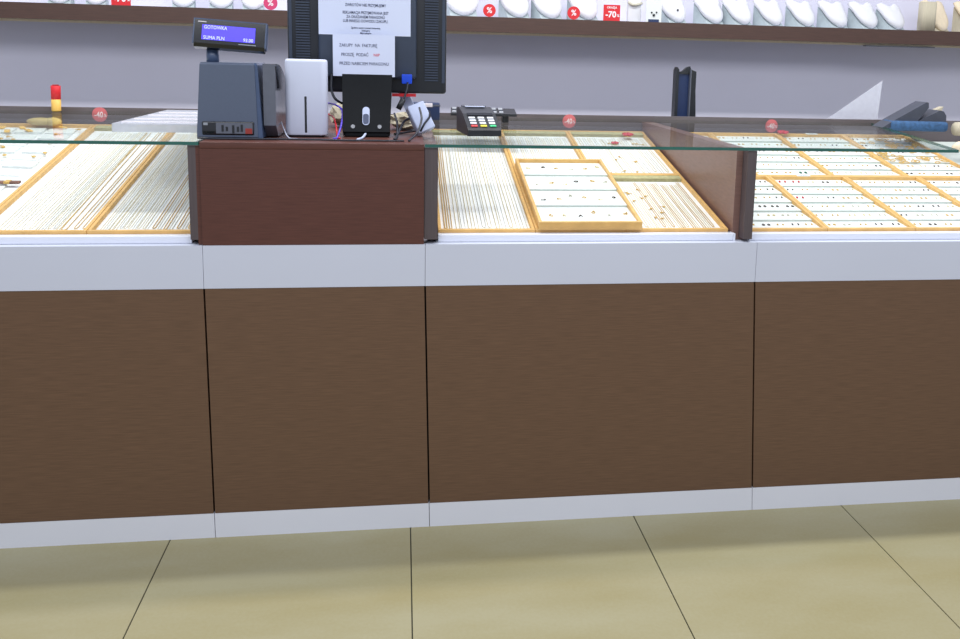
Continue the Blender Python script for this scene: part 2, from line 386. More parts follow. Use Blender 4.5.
fill(1.212, 1.422, 0.49, 0.90, 14, 'short fine necklace in the tray behind the raised ring tray', 'short necklaces behind the raised ring tray', ['gold_pale', 'silver'], [0.0008], 0.007)
fill(1.455, 1.700, 0.50, 0.90, 13, 'fine necklace in the back tray beside the divider panel', 'fine necklaces in the back tray by the divider', ['gold_pale', 'silver'], [0.0008], 0.008)
fill(1.545, 1.700, 0.04, 0.42, 11, 'gold chain along the right side of the front tray by the divider panel', 'gold chains in the front tray by the divider', ['gold', 'gold_pale'], [0.0010, 0.0008], 0.006)
fill(1.485, 1.545, 0.04, 0.42, 5, 'fine necklace in the left half of the front tray by the divider panel', 'fine necklaces in the front tray by the divider', ['gold_pale'], [0.0007], 0.007)

# --- earring pairs and rings
def earring(m, kind):
    o = mb(m)
    for s in (-1, 1):
        if kind == 0: o.ball((s*0.006, 0, 0.0015), (0.0022, 0.003, 0.0016), n=6, m=4)
        elif kind == 1: o.tube([(s*0.006+0.0025*math.cos(a), 0.0035*math.sin(a), 0.001) for a in [2*PI*k/8 for k in range(9)]], 0.0009, 4)
        else: o.ball((s*0.0065, 0.001, 0.0015), (0.0016, 0.0045, 0.0014), n=6, m=4)
    return o.build('earring_pair')
kinds = []
protos = {}
def earrings(m, kind):
    k = (m, kind)
    if k not in protos: protos[k] = earring(m, kind); return protos[k]
    o = protos[k].copy(); COL.objects.link(o); return o
ordin = ['frontmost', 'second', 'third', 'fourth', 'fifth', 'rearmost']
cname = {'gold': 'tiny gold', 'gold_pale': 'tiny pale gold', 'silver': 'tiny silver', 'ruby': 'red stone', 'gem_green': 'green stone', 'gem_dark': 'dark stone'}
def fill_rows(xs, v0, v1, where, n, special={}):
    b = 0.0085
    for ti in range(4):
        x0, x1 = xs[ti]+b, xs[ti+1]-b
        dl = (v1-v0-2*b)/6
        for r in range(6):
            nn = n if x1-x0 > 0.21 else n-1
            for c in range(nn):
                x = x0+(x1-x0)*(c+0.5)/nn+random.uniform(-0.003, 0.003); v = v0+b+dl*(r+0.55)
                m = special.get((ti, r, c)) or ('gold' if random.random() < 0.5 else random.choice(['gold_pale', 'gem_dark', 'silver']))
                o = earrings(m, random.choice((0, 1, 2)) if m not in ('ruby',) else 0)
                o.location = onp(x, v, -0.0092); o.rotation_euler = RX; o.scale = (1.3, 1.5, 1.4)
                if m in ('ruby', 'gem_green'): o.scale = (1.5, 2.0, 1.8)
                tag(o, '%s earrings, %s row of the %s %s tray from the divider' % (cname[m], ordin[r], ['first', 'second', 'third', 'fourth'][ti], where), 'earrings',
                    '%s earrings in %s tray %d, %s row' % (cname[m], where, ti+1, ordin[r]))
fill_rows(xf, 0.02, 0.463, 'front', 5, {(1, 5, 0): 'ruby', (0, 5, 3): 'ruby', (1, 5, 1): 'ruby', (1, 3, 0): 'ruby', (2, 1, 0): 'gem_dark'})
fill_rows(xb, 0.463, 0.947, 'back', 5, {(1, 0, 3): 'gem_green', (1, 0, 1): 'gold', (1, 0, 2): 'gold'})

# ring cards in the raised tray: small rings
def ring(m, dx=0.0):
    o = mb(m); o.tube([(0.006*math.cos(a), 0.005*math.sin(a), 0.0012) for a in [2*PI*k/10 for k in range(11)]], 0.0012, 5)
    o.ball((0.005, 0.001, 0.003), (0.003, 0.003, 0.002), n=6, m=4); return o.build('ring')
rp = {}
for r in range(4):
    for c in range(6):
        m = ['gold', 'gold_pale', 'gem_dark', 'gold', 'silver'][(r*2+c) % 5]
        if m not in rp: o = rp[m] = ring(m)
        else: o = rp[m].copy(); COL.objects.link(o)
        x = 1.205+0.02+0.25*(c+0.4)/6+random.uniform(-0.006, 0.006); v = 0.012+0.0085+0.1287*(r+0.5)+random.uniform(-0.02, 0.02)
        o.location = onp(x, v, 0.0235-0.0092); o.rotation_euler = (Matrix.Rotation(SL, 3, 'X') @ Matrix.Rotation(random.uniform(0, 6), 3, 'Z')).to_euler()
        tag(o, '%s ring on the %s row of cards in the raised tray' % ({'gold': 'gold', 'gold_pale': 'pale gold', 'gem_dark': 'dark', 'silver': 'silver'}[m], ['frontmost', 'second', 'third', 'rearmost'][r]), 'ring', '%s rings, card row %d of the raised tray' % (m.replace('_', ' '), r+1))

# pendants scattered in the trays by the divider
pm = mb('gold').ball((0, 0, 0.002), (0.004, 0.005, 0.002), n=8, m=5).tube([(0, 0.004, 0.002), (0.001, 0.012, 0.001)], 0.0008, 4)
p0 = pm.build('pendant'); first = True
for (a, b_, c, d, n, lab) in [(1.46, 1.60, 0.06, 0.40, 16, 'small gold pendant scattered in the front tray by the divider panel'), (1.46, 1.69, 0.50, 0.88, 12, 'small gold pendant scattered in the back tray by the divider panel')]:
    for i in range(n):
        o = p0 if first else p0.copy()
        if not first: COL.objects.link(o)
        first = False
        o.location = onp(random.uniform(a, b_), random.uniform(c, d), -0.0105); o.rotation_euler = (Matrix.Rotation(SL, 3, 'X') @ Matrix.Rotation(random.uniform(0, 6), 3, 'Z')).to_euler()
        tag(o, lab, 'pendant', lab.replace('small gold pendant', 'pendants'))

# ruby brooches
def brooch(x, v, label, w=-0.01, s=1.0):
    t = thing('ruby_brooch', label, 'brooch', onp(x, v, w), RX); t.scale = (s, s, s)
    mb('gold').disc((0, 0, 0), 0.010, 0.002, 'z', 16).build('setting', t)
    g = mb('ruby')
    for k in range(5): g.ball((0.008*math.cos(k*1.257), 0.006*math.sin(k*1.257), 0.004), (0.006, 0.005, 0.003), n=8, m=5)
    g.build('stones', t)
brooch(1.645, 0.935-0.05, 'red stone brooch at the back of the tray beside the divider panel', w=0.0, s=1.6)
brooch(1.585, 0.82, 'small red stone brooch lying on the back tray beside the divider panel', s=1.1)
brooch(2.245, 0.935, 'red stone brooch on the rear rim of the back earring tray', w=0.001, s=1.7)

# white name tags on tray rims
def rimtag(x, v, label):
    o = mb('card').box((-0.022, -0.007, 0), (0.022, 0.007, 0.0012)).use('ink')
    for k in range(7): o.box((-0.016+k*0.0048, -0.002, 0.0012), (-0.0125+k*0.0048, 0.002, 0.0014))
    o = o.build('rim_label'); o.location = onp(x, v, 0.0003); o.rotation_euler = RX; tag(o, label, 'label')
rimtag(2.12, 0.462, 'white printed label on the middle rim of the earring trays')
rimtag(2.36, 0.940, 'white printed label on the rear rim of the earring trays')

# --- jumbled cards in the far-left tray
def card_piece(x, v, w, l, rz, label, h=0.003, grp=None, lift=0.0, mname='card'):
    o = mb(mname).box((-w/2, -l/2, 0), (w/2, l/2, h)).build('jewellery_card'); o.location = onp(x, v, -0.0118+lift)
    o.rotation_euler = (Matrix.Rotation(SL, 3, 'X') @ Matrix.Rotation(rz, 3, 'Z')).to_euler(); tag(o, label, 'card', grp)
k = 0
for r in range(13):
    for c in range(6):
        x = -0.70+0.092*c+random.uniform(-0.006, 0.006); v = 0.07+0.068*r
        card_piece(x, v, random.uniform(0.07, 0.085), random.uniform(0.045, 0.055), random.uniform(-0.07, 0.07), 'white jewellery card among the jumble in the far left tray', grp='white cards in the far left tray', h=random.choice((0.003, 0.005, 0.007)))
for i in range(56):
    x = random.uniform(-0.62, -0.18); v = random.uniform(0.1, 0.92); kk = random.randrange(3)
    o = p0.copy(); COL.objects.link(o); o.location = onp(x, v, -0.004); o.scale = (1.6, 1.3, 1.3)
    o.rotation_euler = (Matrix.Rotation(SL, 3, 'X') @ Matrix.Rotation(random.uniform(0, 6), 3, 'Z')).to_euler()
    tag(o, 'gold pendant lying on the jumbled cards at the far left', 'pendant', 'pendants on the jumbled cards at the far left')
for i, (x, v) in enumerate(((-0.42, 0.90), (-0.39, 0.86), (-0.36, 0.90), (-0.33, 0.87), (-0.41, 0.82), (-0.45, 0.84), (-0.24, 0.91))):
    o = mb('orange').box((-0.008, -0.012, 0), (0.008, 0.012, 0.004), bev=0.001).build('orange_tag'); o.location = onp(x, v, -0.003); o.rotation_euler = (SL, 0, 0.3*i)
    tag(o, 'small orange tag among the jumbled cards at the back of the far left tray', 'tag', 'orange tags at the back of the far left tray')
st = mb('brown_strap').box((-0.10, -0.008, 0), (0.10, 0.008, 0.006), bev=0.002).use('gold').box((0.06, -0.009, 0.001), (0.075, 0.009, 0.0075), bev=0.001)
st = st.build('watch_strap'); st.location = onp(-0.27, 0.37, -0.003); st.rotation_euler = (SL, 0, -0.05); tag(st, 'brown leather strap across the far left tray of cards', 'strap')

# tan blob modelling a reflection in the glass, and red-yellow tube at the back left
o = mb('tan').ball((0, 0, 0), (0.045, 0.020, 0.013)).ball((0.036, 0, 0), (0.028, 0.018, 0.014)).build('reflection_blob'); o.location = onp(-0.31, 0.925, 0.013); tag(o, 'tan blob modelling a glass reflection at the back of the far left tray', 'blob')
t = thing('plastic_tube', 'small red and yellow tube standing upright at the back left', 'tube', (-0.268, 0.955, ZG))
mb('orange').tube([(0, 0, 0.0), (0, 0, 0.003), (0.001, 0, 0.040)], [0.013, 0.0145, 0.0145], 14).build('yellow_body', t)
mb('red').tube([(0.001, 0, 0.040), (0.002, 0, 0.084), (0.002, 0, 0.088)], [0.0145, 0.015, 0.011], 14).build('red_cap', t)

# stickers on the board
sticker(-0.148, 0.996, 'round -40% sticker behind the left necklace trays')
sticker(1.452, 0.997, 'round -40% sticker behind the middle trays, next to the card terminal')
sticker(2.222, 0.990, 'round -40% sticker behind the right earring trays')

# ------------------------------------------------------------------ clear lid on the left glass
t = thing('acrylic_tray', 'clear acrylic tray upside down on the left glass top beside the printer', 'tray', (0.118, 0.235, ZG))
q = mb('acrylic')
W, L, h = 0.212, 0.56, 0.019
q.box((0, 0, 0), (W, 0.004, h)).box((0, L-0.004, 0), (W, L, h)).box((0, 0.004, 0), (0.004, L-0.004, h)).box((W-0.004, 0.004, 0), (W, L-0.004, h)).build('rim', t)
mb('acrylic').box((0, 0, h), (W, L, h+0.003)).build('top', t)
for (y, w) in ((0.05, 0.006), (0.16, 0.008), (0.30, 0.006), (0.42, 0.006)): mb('sign_white').box((0.01, y, h+0.0032), (W-0.01, y+w, h+0.005)).build('rib', t)

# ------------------------------------------------------------------ receipt printer with customer display
t = thing('receipt_printer', 'slate blue receipt printer with a lit customer display on a pole', 'printer', (0.362, 0.075, ZG))
b = mb('slate')   # tapered body, front face leaning back
W = 0.150; H = 0.202; D = 0.20
def loft(m, sec):  # sections (z, x0, x1, y0, y1)
    o = mb(m); vs = []; fs = []
    for (z, x0, x1, y0, y1) in sec: vs += [(x0,y0,z),(x1,y0,z),(x1,y1,z),(x0,y1,z)]
    n = len(sec)
    for i in range(n-1):
        for k in range(4): fs.append((i*4+k, i*4+(k+1) % 4, (i+1)*4+(k+1) % 4, (i+1)*4+k))
    fs.append((0,3,2,1)); fs.append(tuple((n-1)*4+k for k in range(4)))
    return o.add(vs, fs)
loft('slate', [(0.004, 0.0, 0.142, 0.0, 0.17), (0.006, -0.001, 0.143, -0.001, 0.17), (0.180, 0.008, 0.136, 0.012, 0.16), (0.185, 0.010, 0.134, 0.016, 0.156)]).build('front_cover', t)
loft('slate_edge', [(0.003, 0.1432, 0.154, 0.001, 0.17), (0.180, 0.1362, 0.143, 0.014, 0.16), (0.185, 0.1342, 0.140, 0.02, 0.156)]).build('edge_trim', t)
# curved smoked side drum
prof = [(0.02, 0.03), (0.02, 0.181)]+[(0.05+0.23*math.sin(a), 0.05+0.131*math.cos(a)) for a in [PI/2*k/8 for k in range(0, 9)]]+[(0.26, 0.0), (0.06, 0.0)]
mb('smoke').prism([(y, z+0.003) for y, z in prof], 'x', 0.1545, 0.184, smooth=False).build('side_cover', t)
mb('black_gloss').add([(0.1840, 0.022, 0.180), (0.1840, 0.052, 0.178), (0.1840, 0.085, 0.125), (0.1840, 0.055, 0.122), (0.1850, 0.022, 0.180), (0.1850, 0.052, 0.178), (0.1850, 0.085, 0.125), (0.1850, 0.055, 0.122)],
    [(0,1,2,3),(4,7,6,5),(0,4,5,1),(1,5,6,2),(2,6,7,3),(3,7,4,0)]).build('slot_cover', t)
cp = mb('black_gloss').box((0.012, -0.0035, 0.010), (0.134, 0.002, 0.043), bev=0.003)
cp.use('smoke').box((0.045, -0.0042, 0.014), (0.131, -0.0030, 0.040))
cp.use('black')
for x in (0.058, 0.068, 0.083, 0.094, 0.103): cp.box((x, -0.0055, 0.015+random.uniform(0, .006)), (x+0.005, -0.0040, 0.030+random.uniform(0, .007)))
cp.use('metal').box((0.016, -0.0055, 0.034), (0.026, -0.0030, 0.040)).use('brick').box((0.114, -0.0055, 0.014), (0.130, -0.0030, 0.027))
cp.build('connector_panel', t)
mb('slate_edge').tube([(0.030, 0.06, 0.180), (0.030, 0.06, 0.216)], 0.0150, 20).build('pole', t)
Td = Matrix.Translation((0.077, 0.045, 0.249)) @ Matrix.Rotation(math.radians(3.2), 4, 'Y') @ Matrix.Rotation(math.radians(-10), 4, 'X')
d = mb('black_gloss').prism([(-0.012, -0.038), (-0.018, -0.028), (-0.013, 0.038), (0.012, 0.038), (0.022, -0.032), (0.010, -0.041)], 'x', -0.0945, 0.0945)
d.use('slate_edge').prism([(-0.0175, -0.030), (-0.0135, 0.040), (0.012, 0.040), (0.014, -0.033)], 'x', 0.0945, 0.098).prism([(-0.0175, -0.030), (-0.0135, 0.040), (0.012, 0.040), (0.014, -0.033)], 'x', -0.098, -0.0945)
d.box((-0.098, -0.0135, 0.038), (0.098, 0.012, 0.041))
d = d.build('customer_display', t); d.matrix_local = Td @ Matrix.Scale(0.88, 4)
s = mb('screen').add([(-0.074, -0.0166, -0.018), (0.068, -0.0166, -0.018), (0.068, -0.0158, 0.024), (-0.074, -0.0158, 0.024),
                      (-0.074, -0.0186, -0.018), (0.068, -0.0186, -0.018), (0.068, -0.0162, 0.024), (-0.074, -0.0162, 0.024)],
                     [(3,2,1,0),(4,5,6,7),(0,1,5,4),(1,2,6,5),(2,3,7,6),(3,0,4,7)]).build('screen', d)
text('lettering', 'GOTOWKA', 0.0135, 'lcd_text', d, (-0.069, -0.0180, 0.0165), align='LEFT', sx=0.85)
text('lettering', 'SUMA PLN', 0.0135, 'lcd_text', d, (-0.069, -0.0195, -0.0125), align='LEFT', sx=0.9)
text('lettering', '93.00', 0.0135, 'lcd_text', d, (0.064, -0.0195, -0.0125), align='RIGHT', sx=0.9)
mb('sign_white').box((-0.086, -0.0155, 0.0305), (-0.064, -0.0135, 0.0325)).build('logo_strip', d)
mb('metal').box((0.025, -0.0192, -0.0255), (0.072, -0.0165, -0.0240)).build('logo_strip', d)

# ------------------------------------------------------------------ white router box
t = thing('router', 'white upright router box with a dark slot between printer and monitor', 'router', (0.561, 0.145, ZG))
def rrect(w, d, r, n=6):
    pts = []
    for cx, cy, a0 in ((w-r, r, -PI/2), (w-r, d-r, 0), (r, d-r, PI/2), (r, r, PI)):
        for k in range(n+1): a = a0+PI/2*k/n; pts.append((cx+r*math.cos(a), cy+r*math.sin(a)))
    return pts
def rloft(m, W, Dp, R, secs):
    o = mb(m); vs = []; fs = []; base = rrect(W, Dp, R); n = len(base)
    for (z, ins) in secs: vs += [(W/2+(x-W/2)*(1-ins*2/W), Dp/2+(y-Dp/2)*(1-ins*2/Dp), z) for x, y in base]
    for i in range(len(secs)-1):
        for k in range(n): fs.append((i*n+k, i*n+(k+1) % n, (i+1)*n+(k+1) % n, (i+1)*n+k))
    fs.append(list(range(n))[::-1]); fs.append([(len(secs)-1)*n+k for k in range(n)])
    return o.add(vs, fs, smooth=True)
rloft('black', 0.098, 0.055, 0.014, [(0, 0.004), (0.005, 0.004)]).build('foot', t, loc=(0.002, 0.002, 0))
rloft('router', 0.104, 0.06, 0.016, [(0.005, 0.0015), (0.008, 0.0), (0.190, 0.0), (0.195, 0.0015), (0.197, 0.005)]).build('housing', t)
mb('black').box((0.049, -0.0012, 0.012), (0.0545, 0.002, 0.104), bev=0.001).build('slot', t)

# ------------------------------------------------------------------ monitor seen from behind
t = thing('monitor', 'black computer monitor seen from behind with two paper notices taped on', 'monitor', (0.765, 0.26, ZG+0.0003))
bk = mb('mon_dark').box((-0.208, 0.0, 0.111), (0.208, 0.030, 0.455), bev=0.008)
bk.build('housing', t)
p = mb('mon').box((-0.128, -0.016, 0.150), (0.128, 0.004, 0.44), bev=0.008); p.build('rear_bulge', t)
for xa, xb_ in ((-0.186, -0.150), (0.150, 0.186)):
    v = mb('mon')
    for i in range(44):
        z = 0.145+i*0.007
        v.box((xa, -0.0030, z), (xb_, 0.002, z+0.0036))
    v.build('vent', t)
mb('mon').box((-0.204, -0.0012, 0.14), (-0.196, 0.002, 0.45)).build('side_rib', t); mb('mon').box((0.196, -0.0012, 0.14), (0.204, 0.002, 0.45)).build('side_rib', t)
Tn = Matrix.Translation((0, -0.098, 0.0142)) @ Matrix.Rotation(math.radians(-23), 4, 'X')
def onstand(o): o.matrix_local = Tn; return o
onstand(mb('stand').prism([(-0.062, 0.0), (0.058, 0.0), (0.064, 0.162), (-0.066, 0.162)], 'y', 0.0, 0.035).build('stand_column', t))
ov = rrect(0.018, 0.050, 0.0088)
onstand(mb('adapter').prism([(x-0.009-0.003, z+0.018) for x, z in ov], 'y', -0.0012, 0.001).build('cable_slot', t))
onstand(mb('navy').prism([(x*0.8-0.0072-0.003, z*0.55+0.021) for x, z in ov], 'y', -0.0022, -0.0013).build('slot_plug', t))
onstand(mb('smoke').disc((-0.036, -0.0015, 0.014), 0.0052, 0.002).build('screw', t))
onstand(mb('smoke').disc((0.032, -0.0015, 0.014), 0.0052, 0.002).build('screw', t))
mb('stand').box((-0.058, -0.092, 0.0), (0.056, 0.12, 0.015), bev=0.004).build('foot', t)
# blue plug
t2 = thing('video_cable', 'blue plug with a black cable on the right side of the monitor back', 'cable', (0.867, 0.222, ZG+0.136))
mb('blue').box((-0.013, -0.006, 0.002), (0.014, 0.012, 0.027), bev=0.002).build('plug', t2)
mb('cable').tube([(0.002, -0.006, 0.006), (0.001, -0.012, -0.012), (-0.007, -0.016, -0.036), (-0.014, -0.02, -0.046)], 0.0028, 8).build('cord', t2)
mb('black').tube([(-0.009, -0.018, -0.038), (-0.022, -0.020, -0.064)], 0.0075, 10).build('ferrite_core', t2)
o = mb('red').box((0.828, 0.262, ZG+0.1025), (0.892, 0.27, ZG+0.1105)).build('red_strip'); tag(o, 'thin red strip under the lower edge of the monitor', 'strip')

# notices
t = thing('paper_notice', 'larger white paper notice with Polish print on the monitor back', 'notice', (0.760, 0.2427, ZG+0.262))
mb('paper').box((-0.121, 0, 0.0), (0.117, 0.0008, 0.165)).build('sheet', t)
for s_, z, sz in (('ZWROTÓW NIE PRZYJMUJEMY', 0.0775, 0.0105), ('REKLAMACJA PRZYJMOWANA JEST', 0.0580, 0.0105), ('ZA OKAZANIEM PARAGONU', 0.0470, 0.0105), ('LUB INNEGO DOWODU ZAKUPU.', 0.0365, 0.0105),
                  ('Zgodnie z ustawą o prawach konsumenta', 0.0190, 0.0062), ('Dziękujemy', 0.0120, 0.0062), ('Miłych zakupów', 0.0055, 0.0062)):
    text('lettering', s_, sz, 'ink', t, (0.0, -0.0004, z), sx=0.72, bold=0.00008)
t = thing('paper_notice', 'smaller white invoice notice hanging below the larger one on the monitor', 'notice', (0.7575, 0.2240, ZG+0.155))
mb('paper').box((-0.0815, 0, 0.0), (0.0785, 0.0008, 0.1085)).build('sheet', t)
text('lettering', 'ZAKUPY  NA  FAKTURĘ', 0.0115, 'ink', t, (-0.016, -0.0004, 0.080), sx=0.80)
text('lettering', 'PROSZĘ  PODAĆ', 0.0115, 'ink', t, (-0.025, -0.0004, 0.056), sx=0.80)
text('lettering', 'NIP', 0.0105, 'ink_red', t, (0.031, -0.0004, 0.056), sx=1.0)
text('lettering', 'PRZED NABICIEM PARAGONU', 0.0115, 'ink', t, (-0.001, -0.0004, 0.033), sx=0.82)

# loose cables on the till block
def cable(pts, r, m, label):
    # smooth through the points
    P = [Vector(p) for p in pts]; out = []
    for i in range(len(P)-1):
        a, b_, c, d_ = P[max(i-1, 0)], P[i], P[i+1], P[min(i+2, len(P)-1)]
        for k in range(8):
            u = k/8; out.append(0.5*((2*b_)+(c-a)*u+(2*a-5*b_+4*c-d_)*u*u+(3*b_-a-3*c+d_)*u**3))
    out.append(P[-1]); o = mb(m).tube(out, r, 8).build('cable'); tag(o, label, 'cable')
G = ZG
cable([(0.655, 0.32, G+0.078), (0.680, 0.22, G+0.080), (0.700, 0.19, G+0.068), (0.700, 0.17, G+0.035), (0.692, 0.12, G+0.003), (0.686, 0.09, G+0.003)], 0.0025, 'cable_violet', 'violet cable curving down beside the white router')
cable([(0.655, 0.32, G+0.048), (0.676, 0.22, G+0.046), (0.686, 0.17, G+0.028), (0.692, 0.13, G+0.003), (0.700, 0.10, G+0.003)], 0.0023, 'cable_red', 'red cable curving down between router and monitor stand')
cable([(0.672, 0.235, G+0.160), (0.672, 0.215, G+0.120), (0.684, 0.200, G+0.095), (0.705, 0.235, G+0.080)], 0.0035, 'cable', 'black cable looping out from the monitor left of its stand')
cable([(0.762, 0.173, G+0.010), (0.755, 0.12, G+0.003), (0.745, 0.07, G+0.003)], 0.003, 'adapter', 'short grey cable coming from the slot of the monitor stand')
cable([(0.834, 0.28, G+0.055), (0.842, 0.20, G+0.035), (0.842, 0.13, G+0.003), (0.835, 0.10, G+0.003)], 0.003, 'cable', 'black cable dropping beside the right side of the monitor stand')
cable([(0.838, 0.09, G+0.003), (0.845, 0.15, G+0.012), (0.862, 0.22, G+0.040), (0.895, 0.25, G+0.050)], 0.003, 'cable', 'black cable arching up from the counter to the white adapter')
cable([(0.900, 0.185, G+0.078), (0.905, 0.15, G+0.050), (0.893, 0.10, G+0.020), (0.872, 0.05, G+0.003)], 0.0028, 'cable', 'dark cable hanging over the front of the white adapter')
cable([(0.835, 0.24, G+0.003), (0.870, 0.27, G+0.006), (0.905, 0.29, G+0.014), (0.935, 0.31, G+0.045)], 0.003, 'cable', 'black cable lying behind the white adapter')
cable([(0.365, 0.062, G+0.003), (0.45, 0.052, G+0.003), (0.56, 0.06, G+0.003), (0.64, 0.058, G+0.003), (0.72, 0.045, G+0.003), (0.86, 0.048, G+0.003)], 0.0022, 'cable', 'thin black cable lying along the front edge of the till block')
cable([(0.545, 0.20, G+0.035), (0.56, 0.14, G+0.018), (0.575, 0.10, G+0.003), (0.60, 0.07, G+0.003)], 0.0016, 'router', 'thin white cable crossing the foot of the router')

# crumpled clear bags behind cables
def crumple(x, y, w, d, h, m, label, seed):
    rnd = random.Random(seed); vs = []; fs = []; n = 12; mm = 7
    for j in range(mm+1):
        ph = PI*j/mm
        for i in range(n):
            k = 1+rnd.uniform(-0.28, 0.22); vs.append((x+w*math.sin(ph)*math.cos(2*PI*i/n)*k, y+d*math.sin(ph)*math.sin(2*PI*i/n)*k, G+h+h*0.98*math.cos(ph)*(k if ph < 1.5 else 1)))
    for j in range(mm):
        for i in range(n): fs.append((j*n+i, (j+1)*n+i, (j+1)*n+(i+1) % n, j*n+(i+1) % n))
    o = mb(m).add(vs, fs).build('crumpled_wrap'); tag(o, label, 'wrapping')
crumple(0.690, 0.50, 0.045, 0.05, 0.035, 'bust_tan', 'crumpled light wrapping behind the router and cables', 3)
crumple(0.862, 0.42, 0.050, 0.05, 0.024, 'bust_tan', 'crumpled light wrapping right of the monitor stand', 5)

# white adapters
t = thing('power_adapter', 'white power adapter leaning at the right corner of the till block', 'adapter', (0.918, 0.215, G+0.002), (0, 0, 0.25))
Ta = Matrix.Translation((0, 0, 0.010)) @ Matrix.Rotation(math.radians(-22), 4, 'Y') @ Matrix.Rotation(math.radians(-18), 4, 'X')
mb('adapter').box((-0.022, -0.02, 0.0), (0.026, 0.018, 0.078), bev=0.004, T=Ta).build('housing', t)
mb('cable').tube([Ta @ Vector(q) for q in ((-0.018, -0.022, 0.004), (0.0, -0.0225, 0.018), (0.022, -0.022, 0.030), (0.028, -0.015, 0.044), (0.028, 0.0, 0.05))], 0.0028, 8).build('cord', t)
o = mb('adapter').box((-0.014, -0.006, 0.0), (0.014, 0.006, 0.12), bev=0.002, T=Matrix.Rotation(math.radians(-24), 4, 'Y')).build('plug_strip'); o.location = (0.905, 0.30, G+0.006); o['label'] = 'pale flat plastic strip leaning behind the white adapter'; o['category'] = 'strip'

# small dark box with logo plate
t = thing('stamp_box', 'small dark blue box with a white plate right of the monitor', 'box', (0.932, 0.80, G))
mb('navy').box((-0.046, 0, 0.0), (0.046, 0.04, 0.058), bev=0.003).build('case', t)
mb('smoke').box((-0.048, -0.001, 0.046), (0.048, 0.041, 0.052), bev=0.001).build('rim', t)
mb('sign_white').box((-0.022, -0.003, 0.044), (0.022, -0.0012, 0.057), bev=0.001).build('plate', t)

# ------------------------------------------------------------------ card terminal
t = thing('card_terminal', 'black card payment terminal with coloured keys on the glass top', 'terminal', (1.078, 0.235, G), (0, 0, 0.10))
W = 0.046
mb('black').prism([(0.0, 0.0), (0.0, 0.016), (0.01, 0.022), (0.09, 0.056), (0.16, 0.070), (0.20, 0.068), (0.20, 0.0)], 'x', -W, W).build('body', t)
sl = math.atan2(0.034, 0.08)
Tk = Matrix.Translation((0, 0.010, 0.0222)) @ Matrix.Rotation(sl, 4, 'X')
for r, row in enumerate([('key_red', 'key_yellow', 'key_green'), ('key_white',)*3, ('key_white',)*3, ('key_white',)*3]):
    for c, m in enumerate(row):
        x = -0.026+c*0.026; y = 0.004+r*0.016
        mb(m).box((x-0.009, y, 0), (x+0.009, y+0.009, 0.003), T=Tk, bev=0.001).build('key', t)
mb('black_gloss').box((-0.036, 0.070, 0.0005), (0.036, 0.086, 0.0025), T=Tk).build('screen', t)
mb('smoke').box((-0.034, 0.165, 0.068), (0.034, 0.198, 0.074), bev=0.002).build('paper_cover', t)
mb('paper').box((-0.028, 0.150, 0.0705), (0.028, 0.166, 0.0725)).build('paper_slip', t)
# keypad behind it
t = thing('keyboard', 'flat black keyboard lying behind the card terminal', 'keyboard', (1.12, 0.72, G), (0, 0, -0.06))
mb('black').prism([(0.0, 0.022), (0.0, 0.030), (0.14, 0.040), (0.14, 0.030)], 'x', -0.11, 0.105).build('case', t)
mb('black').box((-0.07, 0.03, 0.0), (-0.05, 0.11, 0.026)).build('foot', t); mb('black').box((0.06, 0.03, 0.0), (0.08, 0.11, 0.026)).build('foot', t)
for r in range(3):
    kk = mb('key_white' if r != 1 else 'smoke')
    for c in range(8): kk.box((-0.105+c*0.022, 0.02+r*0.04, 0.032+r*0.0025), (-0.092+c*0.022, 0.040+r*0.04, 0.0365+r*0.003))
    kk.build('key_row', t)

# ------------------------------------------------------------------ right end: display cushions
t = thing('display_cushion', 'dark grey and blue folded display cushion beyond the glass on the right', 'cushion', (2.66, 0.80, 1.0), (0, 0, -0.10))
def slab(m, pts, y0, y1): return mb(m).prism(pts, 'y', y0, y1)
slab('leather', [(-0.10, 0.004), (-0.06, 0.030), (0.055, 0.098), (0.062, 0.096), (0.064, 0.078), (0.02, 0.020), (-0.05, 0.004)], 0.0, 0.09).build('left_flap', t)
slab('leather', [(0.022, 0.022), (0.045, 0.040), (0.105, 0.070), (0.118, 0.066), (0.128, 0.052), (0.130, 0.022)], -0.005, 0.085).build('right_flap', t)
mb('denim').box((-0.07, -0.02, -0.006), (0.135, 0.085, 0.030), bev=0.012).build('base', t)
o = mb('bust_tan').tube([(0, 0, 0), (0.09, 0.01, 0)], [0.024, 0.026], 18).build('beige_roll'); o.location = (2.80, 0.74, 1.008); tag(o, 'beige rolled display pad at the right edge', 'roll')
o = mb('bust_cream').tube([(0, 0, 0), (0.02, 0, 0.002), (0.12, 0.01, 0.004)], [0.006, 0.017, 0.022], 14).build('cream_cone'); o.location = (2.705, 0.60, 0.957); tag(o, 'cream display cone lying on the trays at the right edge', 'cone')
o = mb('sheet').add([(0, 0, 0), (0.275, 0, 0), (0.285, 0, 0.20), (0, 0.003, 0), (0.275, 0.003, 0), (0.285, 0.003, 0.20)], [(0,1,2),(5,4,3),(0,3,4,1),(1,4,5,2),(2,5,3,0)]).build('stitch_artefact_sheet')  # solid sheet shaped after a stitching artefact
o.location = (2.40, 1.06, 0.9655); tag(o, 'milky triangular sheet modelling a stitching artefact behind the right trays', 'sheet')
# pale stand behind cushion
o = mb('bust_tan').prism([(0, 0), (0.13, 0), (0.17, 0.105), (0.10, 0.075), (0.05, 0.055), (0, 0.048)], 'y', 0, 0.03).build('display_ramp'); o.location = (2.78, 1.06, 0.9655); tag(o, 'beige sloping display ramp behind the dark cushion', 'stand')

